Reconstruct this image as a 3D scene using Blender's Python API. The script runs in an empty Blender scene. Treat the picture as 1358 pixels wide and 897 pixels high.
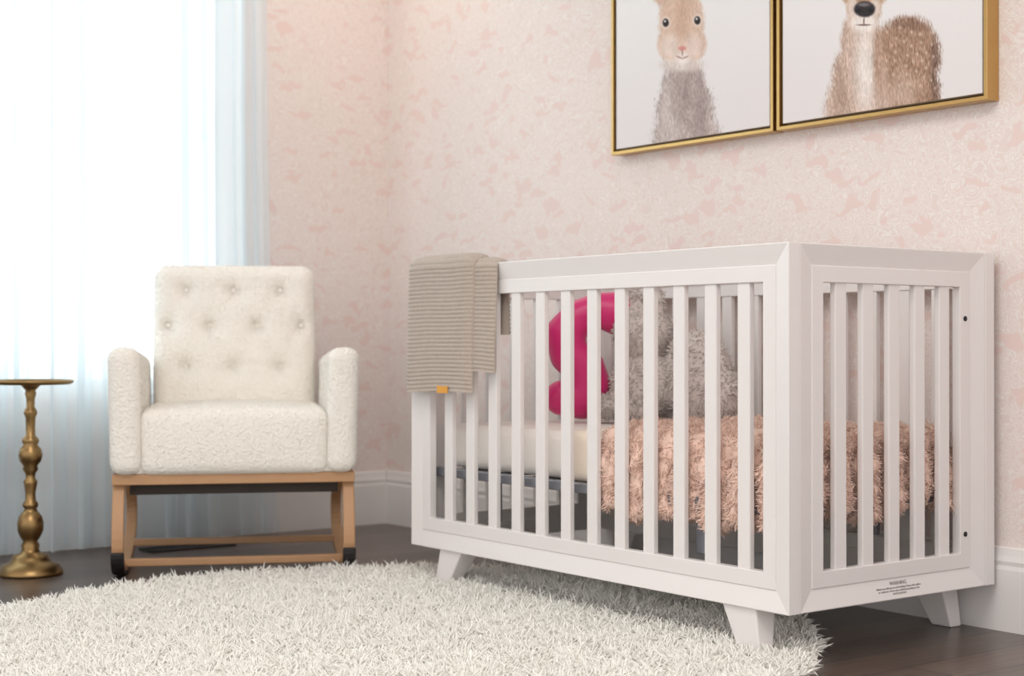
import bpy, math, random
import numpy as np
from mathutils import Vector, Matrix
rng=np.random.default_rng(7); random.seed(7)
sc=bpy.context.scene
F=2040.0; YAW=0.6438; PIT=0.0031; CH=0.679
X0,Y0,L,W,ZB,HT=2.382,2.2146,1.434,0.70,0.11,0.89
XW,YW,CEIL=3.11,4.925,2.75

# ---------------- helpers ----------------
def lin(c):
    return tuple(((v/255)/12.92 if v/255<=0.04045 else ((v/255+0.055)/1.055)**2.4) for v in c)
def mat(name,col,rough=0.6,metal=0.0,bump=0.0,bscale=50.0,bdist=0.01,var=0.0,vscale=5.0,sheen=0.0,island=0.0,spec=0.5):
    m=bpy.data.materials.new(name); m.use_nodes=True
    nt=m.node_tree; b=nt.nodes['Principled BSDF']
    c=lin(col)+(1,)
    b.inputs['Base Color'].default_value=c
    b.inputs['Roughness'].default_value=rough; b.inputs['Metallic'].default_value=metal
    b.inputs['Specular IOR Level'].default_value=spec
    if sheen: b.inputs['Sheen Weight'].default_value=sheen
    tc=nt.nodes.new('ShaderNodeTexCoord')
    if var>0 or island>0:
        hs=nt.nodes.new('ShaderNodeHueSaturation'); hs.inputs['Color'].default_value=c
        mr=nt.nodes.new('ShaderNodeMapRange')
        if island>0:
            g=nt.nodes.new('ShaderNodeNewGeometry'); src=g.outputs['Random Per Island']; v=island
        else:
            n=nt.nodes.new('ShaderNodeTexNoise'); n.inputs['Scale'].default_value=vscale; n.inputs['Detail'].default_value=5
            nt.links.new(tc.outputs['Object'],n.inputs['Vector']); src=n.outputs['Fac']; v=var
        mr.inputs['To Min'].default_value=1-v; mr.inputs['To Max'].default_value=1+v
        nt.links.new(src,mr.inputs['Value']); nt.links.new(mr.outputs['Result'],hs.inputs['Value'])
        nt.links.new(hs.outputs['Color'],b.inputs['Base Color'])
    if bump>0:
        n=nt.nodes.new('ShaderNodeTexNoise'); n.inputs['Scale'].default_value=bscale; n.inputs['Detail'].default_value=3
        nt.links.new(tc.outputs['Object'],n.inputs['Vector'])
        bp=nt.nodes.new('ShaderNodeBump'); bp.inputs['Strength'].default_value=bump; bp.inputs['Distance'].default_value=bdist
        nt.links.new(n.outputs['Fac'],bp.inputs['Height']); nt.links.new(bp.outputs['Normal'],b.inputs['Normal'])
    return m
def link(ob,parent=None):
    sc.collection.objects.link(ob)
    if parent is not None: ob.parent=parent
    return ob
def empty(name,loc=(0,0,0),rz=0):
    e=bpy.data.objects.new(name,None); e.location=loc; e.rotation_euler=(0,0,rz); e.empty_display_size=0.1
    sc.collection.objects.link(e); return e
def meshob(name,verts,faces,m,parent=None,smooth=False,loc=(0,0,0)):
    me=bpy.data.meshes.new(name); me.from_pydata([tuple(v) for v in verts],[],[tuple(f) for f in faces]); me.update()
    if m is not None: me.materials.append(m)
    if smooth: me.polygons.foreach_set('use_smooth',[True]*len(me.polygons))
    ob=bpy.data.objects.new(name,me); ob.location=loc
    return link(ob,parent)
def bevel(ob,w=0.003,s=2):
    b=ob.modifiers.new('bevel','BEVEL'); b.width=w; b.segments=s; b.limit_method='ANGLE'; b.angle_limit=math.radians(35)
    return ob
BF=[(0,3,2,1),(4,5,6,7),(0,1,5,4),(1,2,6,5),(2,3,7,6),(3,0,4,7)]
def hexa(name,b,t,m,parent=None,bev=0.003):
    ob=meshob(name,list(b)+list(t),BF,m,parent)
    if bev: bevel(ob,bev)
    return ob
def box(name,x0,x1,y0,y1,z0,z1,m,parent=None,bev=0.003):
    b=[(x0,y0,z0),(x1,y0,z0),(x1,y1,z0),(x0,y1,z0)]; t=[(x0,y0,z1),(x1,y0,z1),(x1,y1,z1),(x0,y1,z1)]
    return hexa(name,b,t,m,parent,bev)
def lathe(name,prof,m,parent=None,seg=48,loc=(0,0,0)):
    vs=[];fs=[]
    for r,z in prof:
        for i in range(seg):
            a=2*math.pi*i/seg; vs.append((r*math.cos(a),r*math.sin(a),z))
    for j in range(len(prof)-1):
        for i in range(seg):
            fs.append((j*seg+i,j*seg+(i+1)%seg,(j+1)*seg+(i+1)%seg,(j+1)*seg+i))
    fs.append(tuple(range(seg))[::-1]); fs.append(tuple((len(prof)-1)*seg+i for i in range(seg)))
    ob=meshob(name,vs,fs,m,parent,True,loc)
    return ob
def rbox(name,h,r,n,m,parent=None,deform=None,c=(0,0,0)):
    """rounded box with dense faces. h half sizes, r radius"""
    vs=[];fs=[];idx={}
    h=np.array(h,float)
    def vid(q):
        k=tuple(np.round(q,6))
        if k not in idx: idx[k]=len(vs); vs.append(q)
        return idx[k]
    for ax in range(3):
        a,b=(ax+1)%3,(ax+2)%3
        na=max(4,int(n*h[a]/h.max())); nb=max(4,int(n*h[b]/h.max()))
        ta=np.linspace(-1,1,na+1); tb=np.linspace(-1,1,nb+1)
        for s in(-1,1):
            for i in range(na):
                for j in range(nb):
                    qs=[]
                    for (di,dj) in((0,0),(1,0),(1,1),(0,1)):
                        q=np.zeros(3); q[ax]=s; q[a]=ta[i+di]; q[b]=tb[j+dj]; qs.append(vid(q))
                    fs.append(qs if s>0 else qs[::-1])
    P=np.array(vs)*h
    C=np.clip(P,-(h-r),h-r); D=P-C; Ln=np.linalg.norm(D,axis=1,keepdims=True); Ln[Ln==0]=1
    P=C+D/Ln*r
    if deform: P=deform(P)
    P=P+np.array(c)
    return meshob(name,P,fs,m,parent,True)
def sweep(name,path,w,h,m,parent=None):
    vs=[];fs=[];n=len(path); P=np.array(path,float)
    for i in range(n):
        t=P[min(i+1,n-1)]-P[max(i-1,0)]; t/=np.linalg.norm(t)
        nn=np.array([0,-t[2],t[1]])
        for a,b in((-1,-1),(1,-1),(1,1),(-1,1)):
            vs.append(P[i]+np.array([a*w/2,0,0])+nn*b*h/2)
    for i in range(n-1):
        for k in range(4):
            fs.append((i*4+k,i*4+(k+1)%4,(i+1)*4+(k+1)%4,(i+1)*4+k))
    fs.append((3,2,1,0)); fs.append(tuple((n-1)*4+k for k in range(4)))
    ob=meshob(name,vs,fs,m,parent); 
    b=bevel(ob,0.004,2)
    return ob
def fastmesh(name,V,quads,tris,m,parent=None,loc=(0,0,0)):
    me=bpy.data.meshes.new(name)
    nq,ntr=len(quads),len(tris)
    me.vertices.add(len(V)); me.vertices.foreach_set('co',V.astype(np.float32).ravel())
    me.loops.add(nq*4+ntr*3)
    me.loops.foreach_set('vertex_index',np.concatenate([quads.ravel(),tris.ravel()]).astype(np.int32))
    me.polygons.add(nq+ntr)
    ls=np.concatenate([np.arange(nq)*4,nq*4+np.arange(ntr)*3]).astype(np.int32)
    me.polygons.foreach_set('loop_start',ls)
    me.polygons.foreach_set('use_smooth',np.ones(nq+ntr,bool))
    me.update(calc_edges=True); me.validate()
    me.materials.append(m)
    ob=bpy.data.objects.new(name,me); ob.location=loc
    return link(ob,parent)
def tufts(name,P,N,length,rad,m,parent=None,lean=0.5,grav=0.3,curl=0.3,loc=(0,0,0),clump=None):
    n=len(P)
    J=rng.normal(0,1,(n,3))*lean
    if clump is not None: J=J*0.5+clump
    D=N+J; D/=np.linalg.norm(D,axis=1,keepdims=True)
    Cn=rng.normal(0,1,(n,3))*curl; Cn[:,2]-=grav
    Ls=(length*rng.uniform(0.7,1.25,n))[:,None]
    A=np.cross(D,np.array([0.3,0.5,0.81])); A/=np.linalg.norm(A,axis=1,keepdims=True); B=np.cross(D,A)
    V=np.zeros((n,10,3)); R=rad*rng.uniform(0.7,1.3,n)[:,None]
    for k,(t,rr) in enumerate(((0,1.0),(0.4,1.0),(0.75,0.75))):
        c=P+D*Ls*t+Cn*Ls*t*t*0.6
        for j in range(3):
            a=2*math.pi*j/3
            V[:,k*3+j]=c+(A*math.cos(a)+B*math.sin(a))*R*rr
    V[:,9]=P+D*Ls+Cn*Ls*0.6
    base=(np.arange(n)*10)[:,None]
    q=[];t=[]
    for k in range(2):
        for j in range(3):
            q.append(base+np.array([k*3+j,k*3+(j+1)%3,(k+1)*3+(j+1)%3,(k+1)*3+j]))
    for j in range(3): t.append(base+np.array([6+j,6+(j+1)%3,9]))
    return fastmesh(name,V.reshape(-1,3),np.concatenate(q),np.concatenate(t),m,parent,loc)
def nz(P,s,seed=0):
    r=np.random.default_rng(seed); o=np.zeros(len(P))
    for i in range(6):
        k=r.normal(0,1,P.shape[1]); k=k/np.linalg.norm(k)*s*r.uniform(0.6,1.6); o+=np.sin(P@k*2*math.pi+r.uniform(0,6.28))
    return o/6

# ---------------- room ----------------
def wallpaper():
    m=bpy.data.materials.new('wallpaper_pink_foxes'); m.use_nodes=True; nt=m.node_tree; b=nt.nodes['Principled BSDF']; b.inputs['Roughness'].default_value=0.75
    tc=nt.nodes.new('ShaderNodeTexCoord')
    def N(t,**k):
        n=nt.nodes.new(t)
        for a,v in k.items(): n.inputs[a].default_value=v
        return n
    w=N('ShaderNodeTexNoise',Scale=15.0,Detail=2.0); nt.links.new(tc.outputs['Object'],w.inputs['Vector'])
    sub=N('ShaderNodeVectorMath'); sub.operation='SUBTRACT'; sub.inputs[1].default_value=(0.5,0.5,0.5); nt.links.new(w.outputs['Color'],sub.inputs[0])
    scl=N('ShaderNodeVectorMath'); scl.operation='SCALE'; scl.inputs['Scale'].default_value=0.12; nt.links.new(sub.outputs[0],scl.inputs[0])
    add=N('ShaderNodeVectorMath'); add.operation='ADD'; nt.links.new(tc.outputs['Object'],add.inputs[0]); nt.links.new(scl.outputs[0],add.inputs[1])
    mp=nt.nodes.new('ShaderNodeMapping'); mp.inputs['Scale'].default_value=(1,1,2.6); nt.links.new(add.outputs[0],mp.inputs['Vector'])
    v=N('ShaderNodeTexVoronoi',Scale=7.6); nt.links.new(mp.outputs[0],v.inputs['Vector'])
    r1=nt.nodes.new('ShaderNodeValToRGB'); r1.color_ramp.elements[0].position=0.28; r1.color_ramp.elements[1].position=0.33
    r1.color_ramp.elements[0].color=(1,1,1,1); r1.color_ramp.elements[1].color=(0,0,0,1); nt.links.new(v.outputs['Distance'],r1.inputs['Fac'])
    n2=N('ShaderNodeTexNoise',Scale=17.0,Detail=1.0,Distortion=2.0); nt.links.new(tc.outputs['Object'],n2.inputs['Vector'])
    r2=nt.nodes.new('ShaderNodeValToRGB'); e=r2.color_ramp.elements; e[0].position=0.0; e[0].color=(0,0,0,1); e[1].position=1.0; e[1].color=(0,0,0,1)
    for p,c in((0.34,0),(0.36,1),(0.385,1),(0.40,0),(0.43,0),(0.445,1),(0.47,1),(0.485,0),(0.52,0),(0.535,1),(0.56,1),(0.575,0),(0.61,0),(0.625,1),(0.65,1),(0.67,0)):
        x=e.new(p); x.color=(c,c,c,1)
    nt.links.new(n2.outputs['Fac'],r2.inputs['Fac'])
    mixA=nt.nodes.new('ShaderNodeMix'); mixA.data_type='RGBA'
    mixA.inputs['A'].default_value=lin((235,220,214))+(1,); mixA.inputs['B'].default_value=lin((242,234,229))+(1,)
    nt.links.new(r2.outputs['Color'],mixA.inputs['Factor'])
    mixB=nt.nodes.new('ShaderNodeMix'); mixB.data_type='RGBA'; mixB.inputs['B'].default_value=lin((236,215,209))+(1,)
    nt.links.new(r1.outputs['Color'],mixB.inputs['Factor']); nt.links.new(mixA.outputs['Result'],mixB.inputs['A'])
    nt.links.new(mixB.outputs['Result'],b.inputs['Base Color'])
    return m
M_wall=wallpaper()
M_white=mat('trim_white_paint',(238,234,232),0.45)
M_ceil=mat('ceiling_white',(240,238,235),0.8)
def floormat():
    m=bpy.data.materials.new('dark_wood_planks'); m.use_nodes=True; nt=m.node_tree; b=nt.nodes['Principled BSDF']
    tc=nt.nodes.new('ShaderNodeTexCoord'); mp=nt.nodes.new('ShaderNodeMapping'); nt.links.new(tc.outputs['Object'],mp.inputs['Vector'])
    br=nt.nodes.new('ShaderNodeTexBrick'); br.inputs['Scale'].default_value=1.0; br.inputs['Brick Width'].default_value=1.3; br.inputs['Row Height'].default_value=0.13
    br.inputs['Mortar Size'].default_value=0.0022; br.inputs['Color1'].default_value=lin((110,92,82))+(1,); br.inputs['Color2'].default_value=lin((76,63,56))+(1,); br.inputs['Mortar'].default_value=lin((26,21,19))+(1,)
    nt.links.new(mp.outputs[0],br.inputs['Vector'])
    mp2=nt.nodes.new('ShaderNodeMapping'); mp2.inputs['Scale'].default_value=(2.5,40,1); nt.links.new(tc.outputs['Object'],mp2.inputs['Vector'])
    n=nt.nodes.new('ShaderNodeTexNoise'); n.inputs['Scale'].default_value=2.0; n.inputs['Detail'].default_value=6; nt.links.new(mp2.outputs[0],n.inputs['Vector'])
    cr=nt.nodes.new('ShaderNodeMapRange'); cr.inputs['From Min'].default_value=0.3; cr.inputs['From Max'].default_value=0.7; cr.inputs['To Min'].default_value=0.25; cr.inputs['To Max'].default_value=1.0
    nt.links.new(n.outputs['Fac'],cr.inputs['Value'])
    mix=nt.nodes.new('ShaderNodeMix'); mix.data_type='RGBA'; mix.blend_type='MULTIPLY'; mix.inputs['Factor'].default_value=0.6
    nt.links.new(br.outputs['Color'],mix.inputs['A']); nt.links.new(cr.outputs['Result'],mix.inputs['B'])
    hs=nt.nodes.new('ShaderNodeHueSaturation'); hs.inputs['Saturation'].default_value=1.0; hs.inputs['Value'].default_value=1.1; nt.links.new(mix.outputs['Result'],hs.inputs['Color'])
    nt.links.new(hs.outputs['Color'],b.inputs['Base Color']); b.inputs['Roughness'].default_value=0.28
    return m
M_floor=floormat()
XA,YA=-1.5,-1.2
box('floor',XA,XW+0.1,YA,YW+0.1,-0.05,0,M_floor,bev=0)
box('ceiling',XA,XW+0.1,YA,YW+0.1,CEIL,CEIL+0.05,M_ceil,bev=0)
box('wall_right',XW,XW+0.1,YA,YW+0.1,0,CEIL,M_wall,bev=0)
wx0,wx1,wz0,wz1=0.55,2.44,0.50,2.45
vs=[];fs=[]
def addbox(x0,x1,y0,y1,z0,z1):
    o=len(vs); vs.extend([(x0,y0,z0),(x1,y0,z0),(x1,y1,z0),(x0,y1,z0),(x0,y0,z1),(x1,y0,z1),(x1,y1,z1),(x0,y1,z1)])
    fs.extend([tuple(i+o for i in f) for f in BF])
addbox(XA,wx0,YW,YW+0.1,0,CEIL); addbox(wx1,XW,YW,YW+0.1,0,CEIL); addbox(wx0,wx1,YW,YW+0.1,0,wz0); addbox(wx0,wx1,YW,YW+0.1,wz1,CEIL)
meshob('wall_back',vs,fs,M_wall)
win=empty('window_1',((wx0+wx1)/2,YW+0.05,0))
def wb(n,x0,x1,z0,z1,y0=-0.03,y1=0.03):
    c=(wx0+wx1)/2; box(n,x0-c,x1-c,y0,y1,z0,z1,M_white,win)
wb('jamb_left',wx0,wx0+0.06,wz0,wz1); wb('jamb_right',wx1-0.06,wx1,wz0,wz1); wb('head',wx0+.06,wx1-.06,wz1-0.06,wz1); wb('sill',wx0+.06,wx1-.06,wz0,wz0+0.06)
wb('mullion',1.66,1.685,wz0+.06,wz1-.06,-.02,.02); wb('transom_left',wx0+.06,1.66,1.39,1.41,-.015,.015); wb('transom_right',1.685,wx1-.06,1.39,1.41,-.015,.015)
def baseboard(name,p0,p1,nrm):
    prof=[(0,0),(0.014,0),(0.014,0.145),(0.011,0.155),(0.013,0.165),(0.009,0.178),(0.006,0.195),(0,0.198)]
    vs=[];fs=[];k=len(prof)
    for p in(p0,p1):
        for a,z in prof: vs.append((p[0]+nrm[0]*a,p[1]+nrm[1]*a,z))
    for i in range(k): fs.append((i,(i+1)%k,k+(i+1)%k,k+i))
    fs.append(tuple(range(k))); fs.append(tuple(range(2*k-1,k-1,-1)))
    meshob(name,vs,fs,M_white)
baseboard('baseboard_right',(XW,YA),(XW,YW),(-1,0)); baseboard('baseboard_back',(XA,YW),(XW-0.014,YW),(0,-1))

# ---------------- curtain ----------------
def curtain():
    m=bpy.data.materials.new('sheer_voile'); m.use_nodes=True; nt=m.node_tree; nt.nodes.clear()
    out=nt.nodes.new('ShaderNodeOutputMaterial'); tr=nt.nodes.new('ShaderNodeBsdfTransparent'); tr.inputs[0].default_value=(0.97,0.99,1,1)
    tl=nt.nodes.new('ShaderNodeBsdfTranslucent'); tl.inputs[0].default_value=(0.86,0.94,0.97,1); df=nt.nodes.new('ShaderNodeBsdfDiffuse'); df.inputs[0].default_value=(0.86,0.90,0.93,1)
    m1=nt.nodes.new('ShaderNodeMixShader'); m1.inputs[0].default_value=0.48; nt.links.new(tl.outputs[0],m1.inputs[1]); nt.links.new(df.outputs[0],m1.inputs[2])
    m2=nt.nodes.new('ShaderNodeMixShader'); m2.inputs[0].default_value=0.62; nt.links.new(tr.outputs[0],m2.inputs[1]); nt.links.new(m1.outputs[0],m2.inputs[2]); nt.links.new(m2.outputs[0],out.inputs[0])
    nx,nzz=900,40; x0,x1=0.35,2.550
    u=np.linspace(0,1,nx); 
    ph=2*math.pi*(u*21+0.35*np.sin(2*math.pi*u*3.3)+0.25*np.sin(2*math.pi*u*7.1))
    amp=0.026+0.012*np.sin(2*math.pi*u*4.7+1)
    V=[]
    for j in range(nzz):
        z=0.012+(2.66-0.012)*j/(nzz-1); k=1-j/(nzz-1)
        x=x0+(x1-x0)*u+ (u**6)*0.05*k**3 + 0.021*np.sin(2*ph+0.6+0.3*k)*np.minimum(1,(1-u)*30)
        y=4.835+amp*(0.75+0.3*k)*np.sin(ph+0.25*math.sin(3*k))+0.006*np.sin(ph*2.3+2*k)
        V.append(np.stack([x,y,np.full(nx,z)],1))
    V=np.concatenate(V); i,j=np.meshgrid(np.arange(nx-1),np.arange(nzz-1)); a=(j*nx+i).ravel()
    Q=np.stack([a,a+1,a+nx+1,a+nx],1)
    return fastmesh('sheer_curtain',V,Q,np.zeros((0,3),int),m)
cur=curtain()
rod=empty('curtain_rod',(1.4,4.835,2.69))
M_rod=mat('rod_metal',(120,110,100),0.35,1.0)
rb=lathe('rod',[(0.012,-1.35),(0.012,1.35)],M_rod,rod,24); rb.rotation_euler=(0,math.pi/2,0)
box('bracket_1',-1.2,-1.18,0,0.09,-0.01,0.01,M_rod,rod); box('bracket_2',1.18,1.2,0,0.09,-0.01,0.01,M_rod,rod)

# ---------------- crib ----------------
M_crib=mat('crib_white_lacquer',(233,228,226),0.35)
M_dark=mat('dark_hole',(30,28,28),0.6)
crib=empty('baby_crib',(X0,Y0,0))
def ring(name,o,ud,nd,w,z0,z1,prof,m):
    vs=[];fs=[]
    for ins,dep in prof:
        for a,z in((ins,z0+ins),(w-ins,z0+ins),(w-ins,z1-ins),(ins,z1-ins)):
            vs.append((o[0]+ud[0]*a+nd[0]*dep,o[1]+ud[1]*a+nd[1]*dep,z))
    k=len(prof)
    for i in range(k):
        for c in range(4):
            a=i*4+c;b=i*4+(c+1)%4;n=(i+1)%k
            fs.append((a,b,n*4+(c+1)%4,n*4+c))
    ob=meshob(name,vs,fs,m,crib)
    import bmesh
    bm=bmesh.new(); bm.from_mesh(ob.data); bmesh.ops.recalc_face_normals(bm,faces=bm.faces); bm.to_mesh(ob.data); bm.free()
    bevel(ob,0.002,2); return ob
def panel(tag,o,ud,nd,w,slats):
    ring(tag+'_outer_frame',o,ud,nd,w,ZB,HT,[(0,0),(0.003,0),(0.048,0.011),(0.048,0.035),(0,0.035)],M_crib)
    ring(tag+'_inner_frame',o,ud,nd,w,ZB,HT,[(0.046,0.008),(0.082,0.008),(0.082,0.031),(0.046,0.031)],M_crib)
    for i,s in enumerate(slats):
        p=[(s-0.0185,0.012),(s+0.0185,0.012),(s+0.0185,0.028),(s-0.0185,0.028)]
        q=[(o[0]+ud[0]*a+nd[0]*d,o[1]+ud[1]*a+nd[1]*d) for a,d in p]
        hexa('%s_slat_%d'%(tag,i+1),[(x,y,ZB+0.08) for x,y in q],[(x,y,HT-0.08) for x,y in q],M_crib,crib,0.003)
fs_=[0.143+0.1022*i for i in range(12)]
panel('front',(0,0),(0,1),(1,0),L,fs_)
panel('back',(W,0),(0,1),(-1,0),L,fs_)
ss=[0.142+0.0885*i for i in range(5)]
panel('side_near',(0.035,0.001),(1,0),(0,1),W-0.07,ss)
panel('side_far',(0.035,L-0.001),(1,0),(0,-1),W-0.07,ss)
for i,(yt,yb) in enumerate(((0.155,0.118),(L-0.185,L-0.135))):
    for j,(xa,xb,xc,xd) in enumerate(((0.008,0.070,0.006,0.046),(W-0.070,W-0.008,W-0.046,W-0.006))):
        a,b=0.052,0.029
        hexa('leg_%d'%(i*2+j+1),[(xc,yb-b,0.0),(xd,yb-b,0),(xd,yb+b,0),(xc,yb+b,0)],[(xa,yt-a,ZB+.004),(xb,yt-a,ZB+.004),(xb,yt+a,ZB+.004),(xa,yt+a,ZB+.004)],M_crib,crib,0.004)
for z in(0.735,0.235):
    b=lathe('bolt_%d'%int(z*100),[(0.006,-0.0012),(0.006,0.0012)],M_dark,crib,16,(W-0.035-0.064,0.0085,z)); b.rotation_euler=(math.pi/2,0,0)
M_metal=mat('spring_grey_metal',(150,152,160),0.4,0.6)
box('support_front',0.045,0.07,0.04,L-0.04,0.305,0.33,M_metal,crib); box('support_back',W-0.07,W-0.045,0.04,L-0.04,0.305,0.33,M_metal,crib)
for i in range(9):
    y=0.05+(L-0.13)*i/8; box('support_bar_%d'%i,0.07,W-0.07,y,y+0.02,0.31,0.322,M_metal,crib)
for i,(x,y) in enumerate(((0.05,0.3),(0.05,L-0.35),(W-0.06,0.3),(W-0.06,L-0.35))):
    box('support_hanger_%d'%i,x,x+0.012,y,y+0.03,0.2,0.31,M_metal,crib)
M_lab=mat('label_ink',(130,122,120),0.8)
def txt(body,size,x,z):
    c=bpy.data.curves.new('label_text','FONT'); c.body=body; c.size=size; c.align_x='CENTER'; c.extrude=0.0002; c.materials.append(M_lab)
    o=bpy.data.objects.new('label_text',c); o.location=(x,0.0,z); o.rotation_euler=(math.radians(76),0,0); link(o,crib)
    o.location.y=0.001+0.011*(z-ZB)/0.048-0.0008
    return o
for s,sz,z in(('WARNING',0.012,0.1415),('Infants can suffocate on soft bedding. Never add a pillow',0.0066,0.1340),('or comforter. Never place additional padding in crib.',0.0066,0.1275),('AVERTISSEMENT',0.0066,0.1205)):
    t=txt(s,sz,0.36,z)

# mattress
M_matt=mat('mattress_white',(244,238,232),0.8); M_matt2=mat('mattress_sheet_cream',(246,232,216),0.8)
matt=empty('crib_mattress',(X0,Y0,0))
rbox('core',((W-0.14)/2,(L-0.14)/2,0.06),0.02,60,M_matt,matt,c=(W/2,L/2,0.392))
rbox('fitted_sheet',((W-0.13)/2,0.36,0.0635),0.022,60,M_matt2,matt,c=(W/2,0.46,0.393))

# fur blanket (channelled rolls)
M_fur=mat('dusty_pink_faux_fur',(243,211,195),0.9,island=0.05,sheen=0.3)
fur=empty('faux_fur_blanket',(X0,Y0,0))
def roll(path,hw,ht,wd,seed):
    P=np.array(path,float)
    seg=np.linalg.norm(np.diff(P,axis=0),axis=1); s=np.concatenate([[0],np.cumsum(seg)]); n=int(s[-1]/0.008)
    t=np.linspace(0,s[-1],n); C=np.stack([np.interp(t,s,P[:,k]) for k in range(3)],1)
    for _ in range(5): C[1:-1]=(C[:-2]+C[1:-1]*2+C[2:])/4
    T=np.gradient(C,axis=0); T/=np.linalg.norm(T,axis=1,keepdims=True)
    wd=np.array(wd,float); Nn=np.cross(T,wd); Nn/=np.linalg.norm(Nn,axis=1,keepdims=True)
    m=28; ang=np.arange(m)*2*math.pi/m; V=[];NN=[]
    for i in range(n):
        e=min(i,n-1-i)*0.008; f=min(1,math.sqrt(max(0.0,1-(1-min(1,e/0.03))**2))+0.05)
        f*=1+0.04*math.sin(i*0.6+seed*2.1)
        dirs=np.outer(np.cos(ang),wd)*hw*f+np.outer(np.sin(ang),Nn[i])*ht*f
        V.append(C[i]+dirs); nn=np.outer(np.cos(ang)/hw,wd)+np.outer(np.sin(ang)/ht,Nn[i]); NN.append(nn/np.linalg.norm(nn,axis=1,keepdims=True))
    V=np.array(V);NN=np.array(NN)
    fl=V.reshape(-1,3); lump=0.0055*np.abs(nz(fl,14,31))*2+0.0050*nz(fl,28,32); V=V+NN*lump.reshape(n,m,1)*1.5
    i,j=np.meshgrid(np.arange(n-1),np.arange(m)); i=i.ravel();j=j.ravel()
    Q=np.stack([i*m+j,i*m+(j+1)%m,(i+1)*m+(j+1)%m,(i+1)*m+j],1)
    k=int(n*m*3.0); a=rng.uniform(0,n-1.001,k); b=rng.integers(0,m,k); ai=a.astype(int); fr=(a-ai)[:,None]; g=rng.uniform(0,1,k)[:,None]; b2=(b+1)%m
    pa=V[ai,b]*(1-fr)+V[ai+1,b]*fr; pb=V[ai,b2]*(1-fr)+V[ai+1,b2]*fr; pts=pa*(1-g)+pb*g; nm=NN[ai,b]*(1-g)+NN[ai,b2]*g
    nm/=np.linalg.norm(nm,axis=1,keepdims=True)
    return V.reshape(-1,3),Q,pts,nm
allV=[];allQ=[];allP=[];allN=[];off=0
zt=0.448
def addroll(path,hw,ht,wd,seed):
    global off
    V,Q,p,nn=roll(path,hw,ht,wd,seed); allV.append(V);allQ.append(Q+off);off+=len(V);allP.append(p);allN.append(nn)
nf=7
for i in range(nf):
    y=0.092+0.090*i; zb=0.262+0.012*math.sin(i*2.3)
    addroll([(W-0.09,y,zt),(0.12,y,zt+0.004),(0.080,y,zt-0.008),(0.064,y+0.002,zt-0.05),(0.060,y-0.003*math.sin(i),zb)],0.041,0.026,(0,1,0),i)
for i in range(6):
    x=0.120+0.091*i; zb=0.285+0.014*math.sin(i*1.7+1)
    addroll([(x,0.16,zt+0.008),(x,0.088,zt+0.002),(x,0.064,zt-0.03),(x,0.060,zb)],0.041,0.024,(1,0,0),i+9)
V=np.concatenate(allV);Q=np.concatenate(allQ)
fastmesh('quilted_body',V,Q,np.zeros((0,3),int),M_fur,fur)
P=np.concatenate(allP);N=np.concatenate(allN)
cl=np.stack([nz(P,22,1),nz(P,22,2),nz(P,22,3)],1)*2.4
tufts('fur_pile',P,N,0.0115,0.0013,M_fur,fur,lean=0.5,grav=0.2,curl=0.55,clump=cl)

# ---------------- throw blanket on rail ----------------
M_throw=mat('ribbed_knit_taupe',(186,172,160),0.95,bump=0.6,bscale=260,bdist=0.003,sheen=0.2,var=0.12,vscale=110)
thr=empty('throw_blanket',(X0,Y0,0))
def drape(name,y0,y1,zin,zout,off,thick,rib,edge):
    r=0.0175+off; cx=0.0175; zt=HT+off
    pts=[(cx+r,zin),(cx+r,zt-r*0.6)]
    for a in np.linspace(0,math.pi,9)[1:-1]: pts.append((cx+r*math.cos(a),zt-r*0.6+r*0.6*math.sin(a)))
    pts+=[(cx-r,zt-r*0.6),(cx-r-0.004,zout)]
    P=np.array(pts); sg=np.linalg.norm(np.diff(P,axis=0),axis=1); s=np.concatenate([[0],np.cumsum(sg)])
    n=int(s[-1]/0.0014); t=np.linspace(0,s[-1],n); C=np.stack([np.interp(t,s,P[:,0]),np.interp(t,s,P[:,1])],1)
    T=np.gradient(C,axis=0); T/=np.linalg.norm(T,axis=1,keepdims=True); Nn=np.stack([T[:,1],-T[:,0]],1)
    Nn*=-1
    if Nn[n-5,0]>0: Nn*=-1
    ny=110; vlist=[]
    for side in(1,0):
        for j in range(ny+1):
            g=j/ny; y=y0+(y1-y0)*g
            ph=0.0008*math.sin(y*30)
            ribd=np.abs(np.sin(math.pi*(t+ph)/rib))**0.6*(0.0042+0.0006*math.sin(y*2*math.pi/0.009))
            ed=1-abs(2*g-1)**10
            wob=0.006*math.sin(g*7+1)*np.clip((t-s[-1]*0.4)/s[-1],0,1)
            th=(thick*ed+ribd) if side else np.zeros(n)-0.0
            yy=y+edge*np.sin(t*18)*(0.3+g*0)+np.zeros(n)
            dd=C+Nn*(th+wob)[:,None]
            zz=dd[:,1]+0.005*math.sin(g*5)*np.clip((t-s[-1]*0.6)/s[-1],0,1)*2
            vlist.append(np.stack([dd[:,0],yy,zz],1))
    V=np.concatenate(vlist); rows=2*(ny+1); Qs=[]
    i=np.arange(n-1)
    for rr in range(rows):
        if rr<ny: a,b=rr,rr+1
        elif rr==ny: a,b=ny,2*ny+1
        elif rr<2*ny+1: a,b=rr,rr+1; 
        else: a,b=ny+1,0
        Qs.append(np.stack([a*n+i,a*n+i+1,b*n+i+1,b*n+i],1))
    jj=np.arange(ny)
    for e in(0,n-1): Qs.append(np.stack([jj*n+e,(jj+1)*n+e,(jj+1+ny+1)*n+e,(jj+ny+1)*n+e],1))
    return fastmesh(name,V,np.concatenate(Qs),np.zeros((0,3),int),M_throw,thr)
drape('under_fold',1.020,1.405,0.70,0.60,0.002,0.010,0.0112,0.006)
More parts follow.
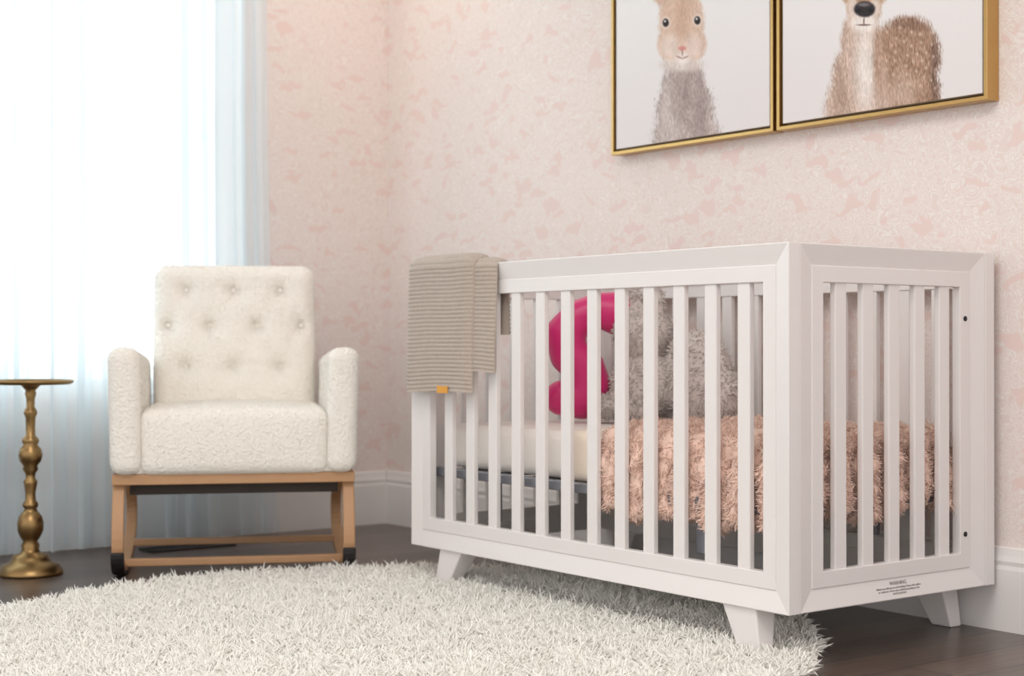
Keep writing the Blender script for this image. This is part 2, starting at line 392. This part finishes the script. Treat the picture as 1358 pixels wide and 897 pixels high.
drape('top_fold',1.105,1.418,0.715,0.545,0.014,0.014,0.0112,0.003)
M_tag=mat('tag_orange',(226,160,60),0.6)
box('tag',-0.0410,-0.0388,1.195,1.245,0.543,0.562,M_tag,thr,0.0005)

# ---------------- toys ----------------
def blob(name,balls,m,parent,vox=0.008,sm=6):
    import bmesh
    bm=bmesh.new()
    for x,y,z,a,b,c in balls:
        bmesh.ops.create_icosphere(bm,subdivisions=3,radius=1,matrix=Matrix.Translation((x,y,z))@Matrix.Diagonal((a,b,c,1)))
    me=bpy.data.meshes.new(name); bm.to_mesh(me); bm.free(); me.materials.append(m)
    ob=link(bpy.data.objects.new(name,me),parent)
    r=ob.modifiers.new('remesh','REMESH'); r.mode='VOXEL'; r.voxel_size=vox; r.use_smooth_shade=True
    s=ob.modifiers.new('smooth','SMOOTH'); s.iterations=sm; s.factor=0.6
    return ob
def chain(pts,n=8):
    out=[]
    for (a,b) in zip(pts[:-1],pts[1:]):
        for k in range(n):
            t=k/n; out.append(tuple(a[i]*(1-t)+b[i]*t for i in range(len(a))))
    out.append(pts[-1]); return out
M_pink=mat('magenta_satin',(210,28,112),0.40,sheen=0.4)
pk=empty('pink_plush_toy',(2.79,3.385,0.458),-YAW)
sx=4.35/2040
def q(px,py,r): return ((px-775)*sx,0.0,(558-py)*sx,r*sx)
pts=[q(821,415,29),q(797,410,23),q(770,421,24),q(752,443,27),q(758,470,27),q(778,488,28),q(786,512,28),q(776,529,28),q(748,528,24)]
blob('body',[(x,y,z,r,r*0.8,r) for x,y,z,r in chain(pts)],M_pink,pk,0.005,3)
M_grey=mat('grey_plush',(214,203,198),0.95,island=0.10,sheen=0.3)
gt=empty('grey_plush_toy',(2.895,3.235,0.458),-math.pi/2)
gb=[(0.0,0.0,0.10,0.115,0.08,0.10),(0.0,-0.005,0.245,0.095,0.074,0.082),(-0.045,0.0,0.325,0.028,0.018,0.055),(0.045,0.0,0.325,0.028,0.018,0.055),
    (0.20,0.01,0.13,0.12,0.06,0.125),(0.30,0.01,0.075,0.06,0.05,0.07),(-0.06,-0.08,0.04,0.045,0.05,0.035),(0.07,-0.08,0.04,0.045,0.05,0.035)]
blob('body',gb,M_grey,gt,0.01,6)
Ps=[];Ns=[]
for x,y,z,a,b,c in gb:
    k=int(110000*(a*b+b*c+a*c)); v=rng.normal(0,1,(k,3)); v/=np.linalg.norm(v,axis=1,keepdims=True)
    n_=v/np.array([a,b,c]); n_/=np.linalg.norm(n_,axis=1,keepdims=True); p=v*np.array([a,b,c])*0.95+np.array([x,y,z])
    keep=np.ones(k,bool)
    for X,Y,Z,A,B,C in gb:
        if (X,Y,Z)!=(x,y,z): keep&=(((p-np.array([X,Y,Z]))/np.array([A,B,C]))**2).sum(1)>0.8
    keep&=p[:,2]>0.012
    Ps.append(p[keep]);Ns.append(n_[keep])
tufts('fur',np.concatenate(Ps),np.concatenate(Ns),0.012,0.0018,M_grey,gt,lean=0.5,grav=0.2,curl=0.5)

# ---------------- rug ----------------
M_rug=mat('cream_shag',(255,253,246),0.95,island=0.02,sheen=0.3)
M_rugb=mat('rug_backing',(255,250,240),0.95)
RC=(1.872,3.000); RR=1.0
rug=empty('round_shag_rug',(RC[0],RC[1],0))
lathe('backing',[(0.01,0.018),(0.95,0.018),(0.985,0.012),(0.985,0.003),(0.96,0.001)][::-1],M_rugb,rug,96)
n=125000
a=rng.uniform(0,2*math.pi,n); r=np.sqrt(rng.uniform(0,1,n))*RR*0.985
edge=1+0.008*np.sin(a*9)+0.006*np.sin(a*23+1)
P=np.stack([r*np.cos(a)*edge,r*np.sin(a)*edge,np.full(n,0.014)],1)
keep=np.ones(n,bool)
for (lx,ly) in((X0+0.03,Y0+0.12),(X0+0.03,Y0+L-0.135)):
    keep&=~((np.abs(P[:,0]+RC[0]-lx)<0.03)&(np.abs(P[:,1]+RC[1]-ly)<0.04))
P=P[keep]; r=r[keep]; n=len(P)
cl=np.stack([nz(P[:,:2],6,11)+1.1*nz(P[:,:2],15,21)+0.9*nz(P[:,:2],34,23),nz(P[:,:2],6,12)+1.1*nz(P[:,:2],15,22)+0.9*nz(P[:,:2],34,24),np.zeros(n)],1)*1.9
out=np.clip((r-0.93)/0.06,0,1)[:,None]*np.stack([P[:,0],P[:,1],np.zeros(n)],1)/np.maximum(r,0.1)[:,None]*0.7
N=np.tile([0,0,1.0],(n,1))
tufts('shag_pile',P,N,0.031,0.0022,M_rug,rug,lean=0.45,grav=0.5,curl=0.4,clump=cl+out)

# ---------------- rocking chair ----------------
M_bou=mat('cream_boucle',(252,247,238),0.95,bump=1.0,bscale=110,bdist=0.006,sheen=0.4,var=0.03,vscale=90)
M_wood=mat('natural_ash_wood',(190,147,108),0.5,var=0.12,vscale=14)
M_blk=mat('black_rubber',(28,26,26),0.6)
M_under=mat('underseat_dust_cover',(70,60,54),0.8)
ch=empty('rocking_chair',(2.010,4.000,0),-math.atan2(0.4495,0.893))
def seatdef(P):
    Q=P.copy(); x,y,z=P.T
    Q[:,2]+=np.where(z>0,1,0)*0.014*(1-(x/0.28)**2)*(1-(y/0.3)**4)
    Q[:,1]-=np.where(y<0,1,0)*0.012*(1-(z/0.1)**2)*(1-(x/0.27)**4)
    return Q
uph=[]
uph.append(rbox('seat_cushion',(0.269,0.30,0.093),0.03,44,M_bou,ch,seatdef,(0,0.315,0.392)))
box('seat_base',-0.330,0.330,0.03,0.62,0.302,0.36,M_bou,ch,0.012)
def armdef(s):
    def f(P):
        Q=P.copy(); x,y,z=P.T
        Q[:,0]+=s*0.004*(z/0.18)
        Q[:,2]+=np.where(z>0,z/0.18,0)*(-0.030*((y+0.31)/0.62))
        return Q
    return f
for s in(-1,1):
    uph.append(rbox('arm_%s'%('left' if s<0 else 'right'),(0.044,0.309,0.182),0.034,60,M_bou,ch,armdef(s),(s*0.309,0.31,0.484)))
tp=[]
for j,z in enumerate((0.858,0.745,0.615)):
    for x in ((-0.16,-0.01,0.14) if j!=1 else (-0.215,-0.085,0.065,0.205)): tp.append((x+0.005,z-0.66))
hb=(0.255,0.075,0.279)
def backdef(P):
    Q=P.copy(); x,y,z=P.T
    fr=np.clip(-y/0.075,0,1)
    bul=0.022*(1-np.abs(x/0.256)**3)*(1-np.abs(z/0.28)**3)
    d=np.zeros(len(P))
    for a,b in tp:
        rr=(x-a)**2+(z-b)**2
        d+=0.022*np.exp(-rr/(2*0.022**2))+0.013*np.exp(-rr/(2*0.008**2))
    for i,(a,b) in enumerate(tp):
        for (c,e) in tp[i+1:]:
            dl=math.hypot(a-c,b-e)
            if 0.09<dl<0.16:
                t=np.clip(((x-a)*(c-a)+(z-b)*(e-b))/dl**2,0,1); dd=(x-a-t*(c-a))**2+(z-b-t*(e-b))**2
                d+=0.002*np.exp(-dd/(2*0.012**2))
    Q[:,1]+=fr*(d-bul)
    zz=z+0.28; Q[:,1]+=zz*0.17
    return Q
uph.append(rbox('tufted_back',hb,0.045,110,M_bou,ch,backdef,(0,0.545,0.65)))
def loops(obs,per_m2,parent):
    PP=[];NNs=[]
    for ob in obs:
        me=ob.data; V=np.zeros(len(me.vertices)*3,np.float32); me.vertices.foreach_get('co',V); V=V.reshape(-1,3).astype(float)
        Q=np.array([p.vertices[:] for p in me.polygons]); a,b,c,d=V[Q[:,0]],V[Q[:,1]],V[Q[:,2]],V[Q[:,3]]
        nn=np.cross(c-a,d-b); ar=np.linalg.norm(nn,axis=1)/2; ok=ar>1e-9; nn[ok]/=(2*ar[ok])[:,None]
        k=int(ar.sum()*per_m2); f=rng.choice(len(Q),k,p=ar/ar.sum()); u=rng.uniform(0,1,(k,1)); v=rng.uniform(0,1,(k,1))
        PP.append((a[f]*(1-u)+b[f]*u)*(1-v)+(d[f]*(1-u)+c[f]*u)*v); NNs.append(nn[f])
    PP=np.concatenate(PP); NNs=np.concatenate(NNs)
    k=PP[:,2]>0.308; PP=PP[k]; NNs=NNs[k]
    tufts('boucle_loops',PP-NNs*0.001,NNs,0.0032,0.0014,M_bou,parent,lean=0.6,grav=0.0,curl=0.6)
loops(uph,30000,ch)
for i,(a,b) in enumerate(tp):
    yb=0.545-0.075+0.028-0.022+ (b+0.28)*0.17
    o=lathe('button_%d'%(i+1),[(0.002,-0.003),(0.007,-0.002),(0.009,0),(0.007,0.002),(0.002,0.003)],M_bou,ch,16,(a,yb+0.013,b+0.65)); o.rotation_euler=(math.radians(80),0,0)
box('front_rail',-0.345,0.345,0.035,0.062,0.272,0.303,M_wood,ch); box('rear_rail',-0.32,0.32,0.575,0.6,0.272,0.303,M_wood,ch)
box('side_rail_left',-0.345,-0.315,0.062,0.60,0.272,0.303,M_wood,ch); box('side_rail_right',0.315,0.345,0.062,0.60,0.272,0.303,M_wood,ch)
box('underseat_panel',-0.30,0.30,0.10,0.56,0.238,0.303,M_under,ch)
def bez(p0,p1,p2,p3,n):
    o=[]
    for t in np.linspace(0,1,n):
        o.append(tuple((1-t)**3*np.array(p0)+3*(1-t)**2*t*np.array(p1)+3*(1-t)*t*t*np.array(p2)+t**3*np.array(p3)))
    return o
for s in(-1,1):
    x=s*0.328; path=[(x,0.075,0.275),(x,0.055,0.22)]
    path+=bez((x,0.040,0.175),(x,0.005,0.065),(x,0.045,0.036),(x,0.13,0.024),11)
    path+=bez((x,0.17,0.018),(x,0.28,0.010),(x,0.40,0.013),(x,0.49,0.034),8)
    path+=bez((x,0.53,0.046),(x,0.63,0.080),(x,0.665,0.135),(x,0.610,0.190),9)
    path+=[(x,0.570,0.225),(x,0.52,0.275)]
    sweep('rocker_%s'%('left' if s<0 else 'right'),path,0.034,0.024,M_wood,ch)
    pad=bez((x,0.012,0.083),(x,0.008,0.040),(x,0.045,0.018),(x,0.15,0.009),9)
    sweep('rubber_pad_%s'%('left' if s<0 else 'right'),pad,0.037,0.014,M_blk,ch)
box('cross_stretcher',-0.315,0.315,0.13,0.16,0.026,0.048,M_wood,ch); box('cross_stretcher_back',-0.315,0.315,0.49,0.52,0.04,0.06,M_wood,ch)

# ---------------- side table ----------------
M_brass=mat('antique_brass',(150,122,82),0.34,1.0,var=0.15,vscale=20)
tb=empty('brass_side_table',(1.578,4.454,0))
k=0.00221
pr=[(770,42),(766,42),(762,39),(757,37),(754,28),(748,24),(744,22),(741,13),(736,11),(731,12),(726,9),(720,13),(712,16.5),(702,17),(693,15),(687,10),(683,7.5),(680,10),(676,10),(672,7),(662,6.5),(650,8.5),(646,9),(642,6),(636,6.5),(631,10),(626,9),(620,13.5),(612,15.5),(604,14),(598,9),(594,11),(590,10.5),(586,6.5),(575,6),(562,6.5),(556,9),(552,8),(548,5.5),(538,5.5),(530,7.5),(526,6.5),(522,10),(519,13),(517,13)]
lathe('turned_stem',[(w*k,(770-y)*k) for y,w in pr],M_brass,tb,48)
lathe('tray_top',[(0.02,0.556),(0.112,0.557),(0.121,0.561),(0.123,0.568),(0.121,0.570),(0.119,0.565),(0.108,0.562),(0.01,0.561)],M_brass,tb,64)

# ---------------- floor vent ----------------
M_vent=mat('vent_dark_metal',(60,56,54),0.5,0.3)
fv=empty('floor_vent',(2.20,4.72,0))
box('plate_front',-0.15,0.15,-0.055,-0.04,0,0.006,M_vent,fv,0.001); box('plate_rear',-0.15,0.15,0.04,0.055,0,0.006,M_vent,fv,0.001)
for i in range(20):
    x=-0.15+0.3*i/19; box('fin_%d'%i,x-0.003,x+0.003,-0.04,0.04,0,0.005,M_vent,fv,0)

# ---------------- framed prints ----------------
M_gold=mat('brushed_gold',(198,162,104),0.34,1.0)
M_gap=mat('frame_shadow_gap',(60,45,30),0.8)
def projpx(X,Y,Z):
    d=X*math.sin(YAW)+Y*math.cos(YAW); r=X*math.cos(YAW)-Y*math.sin(YAW); return 679+F*r/d, 455-F*(Z-CH)/d
def smooth(e0,e1,x):
    t=np.clip((x-e0)/(e1-e0),0,1); return t*t*(3-2*t)
def paint(kind,Yl,w,z0,h,Xp):
    nx,nzv=330,450
    S,Z=np.meshgrid(np.linspace(0,w,nx),np.linspace(z0,z0+h,nzv))
    PX,PY=projpx(Xp,Yl-S,Z)
    r=np.random.default_rng(3 if kind=='rabbit' else 5)
    n0=r.normal(0,1,(nzv,nx)); n1=n0.copy()
    for _ in range(3): n1=(n1+np.roll(n1,1,0)+np.roll(n1,-1,0))/2.2
    n1/=n1.std()
    co=np.stack([S.ravel()*6,Z.ravel()*6],1); nb=nz(co,2.0,4).reshape(nzv,nx); nb2=nz(co,5.0,8).reshape(nzv,nx)
    C=np.zeros((nzv,nx,3)); bg0=np.array([244,241,240.]); bg1=np.array([234,229,229.])
    g=smooth(z0,z0+0.5,Z)[...,None]; C[:]=bg1*(1-g)+bg0*g
    def ell(cx,cy,a,b,rot=0,soft=0.12,fz=0.05):
        c,s=math.cos(rot),math.sin(rot); dx=PX-cx; dy=PY-cy; u=(dx*c+dy*s)/a; v=(-dx*s+dy*c)/b
        d=np.sqrt(u*u+v*v)+fz*n1*0.6+0.03*nb2; return 1-smooth(1-soft,1+soft,d)
    def lay(mask,col,noise=10,big=12):
        nonlocal C
        col=np.array(col,float); cc=col+(n1*noise)[...,None]+(nb*big)[...,None]
        C=C*(1-mask[...,None])+cc*mask[...,None]
    U=np.maximum
    if kind=='rabbit':
        lay(ell(862,-34,16,50,-0.50),(216,186,168)); lay(ell(861,-32,9,40,-0.50),(234,186,176),5)
        lay(ell(929,-62,15,62,0.10),(214,184,166)); lay(ell(930,-62,8,50,0.10),(234,188,178),5)
        body=U(U(ell(907,115,29,36,fz=.07),ell(909,150,38,50,soft=.1,fz=.09)),ell(911,200,45,72,fz=.09)); lay(body,(186,170,165),17,12)
        lay(ell(888,165,12,60,soft=.6)*body,(204,190,186),13); lay(ell(928,150,10,50,soft=.6)*body,(168,152,148),13)
        lay(ell(908,125,17,32,soft=.7)*body,(170,152,148),13)
        head=U(U(ell(904,28,30,44),ell(892,58,20,24)),ell(917,58,20,24)); lay(head,(220,190,170),8,6)
        lay(ell(905,86,26,9,soft=.5,fz=.1),(222,208,200),10)
        lay(ell(891,62,15,16,soft=.5),(234,214,202),5); lay(ell(918,62,15,16,soft=.5),(232,210,198),5)
        lay(ell(905,20,9,38,soft=.7),(210,176,154),7); lay(ell(905,78,10,8,soft=.5),(242,230,224),4)
        for ex,ey in((883,30),(925,27)):
            lay(ell(ex,ey,6.5,8,soft=.3),(236,218,206),3,0); lay(ell(ex,ey,4.2,5.6,soft=.2,fz=0),(34,24,22),1,0); lay(ell(ex-1,ey-2,1.2,1.4,soft=.3,fz=0),(240,240,240),0,0)
        lay(ell(905,64,5.5,3,soft=.4,fz=0),(216,148,140),2,0); lay(ell(905,70,0.9,5,soft=.4,fz=0),(168,124,114),2,0)
        for s in(-1,1): lay(ell(905+s*4,76,4.5,0.9,s*-.4,soft=.5,fz=0),(168,124,114),2,0)
    else:
        body=U(U(ell(1203,76,44,54,.1),ell(1208,140,39,80)),ell(1176,100,26,66)); lay(body,(168,134,112),17,13)
        lay(ell(1242,95,7,50,soft=.6)*body,(122,96,82),14); lay(ell(1200,30,30,9,.15,soft=.7)*body,(142,110,92),12)
        lay(ell(1196,125,20,26,soft=.8)*body,(192,164,146),12)
        rr=np.random.default_rng(12); pts=[]
        for i in range(400):
            x,y=rr.uniform(1176,1242),rr.uniform(36,118)
            if all((x-a)**2+(y-b)**2>110 for a,b in pts): pts.append((x,y))
        for x,y in pts: lay(ell(x,y,1.8,2.2,soft=.7)*body*0.6,(224,204,188),4,0)
        chest=U(U(ell(1142,60,27,50),ell(1140,105,36,50,fz=.08)),ell(1138,150,44,60,fz=.08)); lay(chest,(204,178,163),14,11)
        lay(ell(1148,90,14,60,soft=.7)*chest,(236,224,216),9); lay(ell(1114,130,9,40,soft=.6)*chest,(184,156,140),11)
        lay(ell(1166,80,7,45,soft=.7)*chest,(180,148,128),11)
        for s in(-1,1): lay(ell(1146+s*50,-80,34,14,s*-.6),(170,142,124)); lay(ell(1146+s*50,-80,22,8,s*-.6),(226,196,184))
        head=U(U(ell(1146,-40,34,40),ell(1146,4,23,38)),ell(1146,-8,30,22)); lay(head,(196,160,134),10)
        lay(ell(1146,28,19,16,soft=.4),(240,230,224),7); lay(ell(1146,-20,12,30,soft=.6),(174,138,114),10)
        for s in(-1,1): lay(ell(1146+s*15,10,7,14,soft=.5),(226,208,196),6)
        lay(ell(1147,12,14,10.5,soft=.15,fz=.01),(40,34,36),3,0); lay(ell(1146,6,8,2.6,soft=.6,fz=0),(120,112,114),1,0)
        for s in(-1,1): lay(ell(1147+s*8,14,3.2,2.6,soft=.4,fz=0),(8,8,8),0,0)
        lay(ell(1146,28,1,5,soft=.5,fz=0),(120,98,92),1,0); lay(ell(1146,33,9,1.2,soft=.5,fz=0),(120,98,92),1,0)
        for ex in(1118,1174): lay(ell(ex,-38,6,8,soft=.2,fz=0),(28,22,20),0,0)
    C=np.clip(C,0,255)/255; Cl=np.where(C<=0.04045,C/12.92,((C+0.055)/1.055)**2.4)
    return S,Z,Cl
M_print=bpy.data.materials.new('painted_canvas'); M_print.use_nodes=True
_b=M_print.node_tree.nodes['Principled BSDF']; _a=M_print.node_tree.nodes.new('ShaderNodeVertexColor'); _a.layer_name='Col'
M_print.node_tree.links.new(_a.outputs['Color'],_b.inputs['Base Color']); _b.inputs['Roughness'].default_value=0.7
def frame(name,Yl,w,z0,h,kind):
    D=0.045; e=empty(name,(XW-0.001,Yl,z0))
    t=0.010
    def fb(n,s0,s1,a,b,m,x0=-D,x1=0): box(n,x0,x1,-s1,-s0,a,b,m,e,0.001)
    fb('frame_left',0,t,0,h,M_gold); fb('frame_right',w-t,w,0,h,M_gold); fb('frame_bottom',t,w-t,0,t,M_gold); fb('frame_top',t,w-t,h-t,h,M_gold)
    fb('backing',t,w-t,t,h-t,M_gap,-0.012,-0.004)
    g=0.008; Xp=XW-0.001-D+0.006
    S,Z,C=paint(kind,Yl-t-g,w-2*(t+g),z0+t+g,h-2*(t+g),Xp)
    nzv,nx=S.shape
    V=np.stack([np.full(S.size,-D+0.006),-(S.ravel()+t+g),Z.ravel()-z0],1)
    i,j=np.meshgrid(np.arange(nx-1),np.arange(nzv-1)); a=(j*nx+i).ravel(); Q=np.stack([a,a+1,a+nx+1,a+nx],1)[:,::-1]
    ob=fastmesh('canvas_print',V,Q,np.zeros((0,3),int),M_print,e)
    at=ob.data.color_attributes.new('Col','FLOAT_COLOR','POINT'); cc=np.ones((S.size,4),np.float32); cc[:,:3]=C.reshape(-1,3); at.data.foreach_set('color',cc.ravel())
    box('canvas_block',-D+0.0065,-0.012,-(w-t-g),-(t+g),t+g,h-t-g,mat('canvas_edge_'+kind,(235,232,230),0.8),e,0)
frame('framed_rabbit_print',3.578,0.672,1.252,0.92,'rabbit')
frame('framed_deer_print',2.893,0.672,1.252,0.92,'deer')

# ---------------- lights ----------------
def area(name,loc,rot,sx_,sy_,e,col):
    l=bpy.data.lights.new(name,'AREA'); l.shape='RECTANGLE'; l.size=sx_; l.size_y=sy_; l.energy=e; l.color=col
    o=bpy.data.objects.new(name,l); o.location=loc; o.rotation_euler=rot; sc.collection.objects.link(o); return o
area('window_daylight',((wx0+wx1)/2-0.2,YW+0.45,1.55),(math.radians(-90),0,0),2.9,2.6,53,(0.86,0.975,1.0))
area('overhead_fill',(0.6,1.4,2.7),(0,0,0),1.6,1.6,54,(1.0,0.95,0.91))  # added soft fill overhead to brighten the room, not a real fixture
sl=bpy.data.lights.new('recessed_downlight','SPOT'); sl.energy=22; sl.color=(1.0,0.82,0.68); sl.spot_size=math.radians(120); sl.spot_blend=1.0; sl.shadow_soft_size=0.12
so=bpy.data.objects.new('recessed_downlight',sl); so.location=(2.75,4.45,2.70); sc.collection.objects.link(so)
w=bpy.data.worlds.new('World'); sc.world=w; w.use_nodes=True
w.node_tree.nodes['Background'].inputs[0].default_value=(1.0,0.98,0.97,1); w.node_tree.nodes['Background'].inputs[1].default_value=1.27

# ---------------- camera ----------------
cd=bpy.data.cameras.new('camera'); cam=bpy.data.objects.new('camera',cd); sc.collection.objects.link(cam)
cam.location=(0,0,CH); cam.rotation_euler=(math.pi/2+PIT,0,-YAW)
cd.sensor_width=36; cd.lens=F*36/1358; cd.clip_start=0.05
cd.dof.use_dof=True; cd.dof.focus_distance=3.45; cd.dof.aperture_fstop=3.2
sc.camera=cam
sc.view_settings.view_transform='Standard'
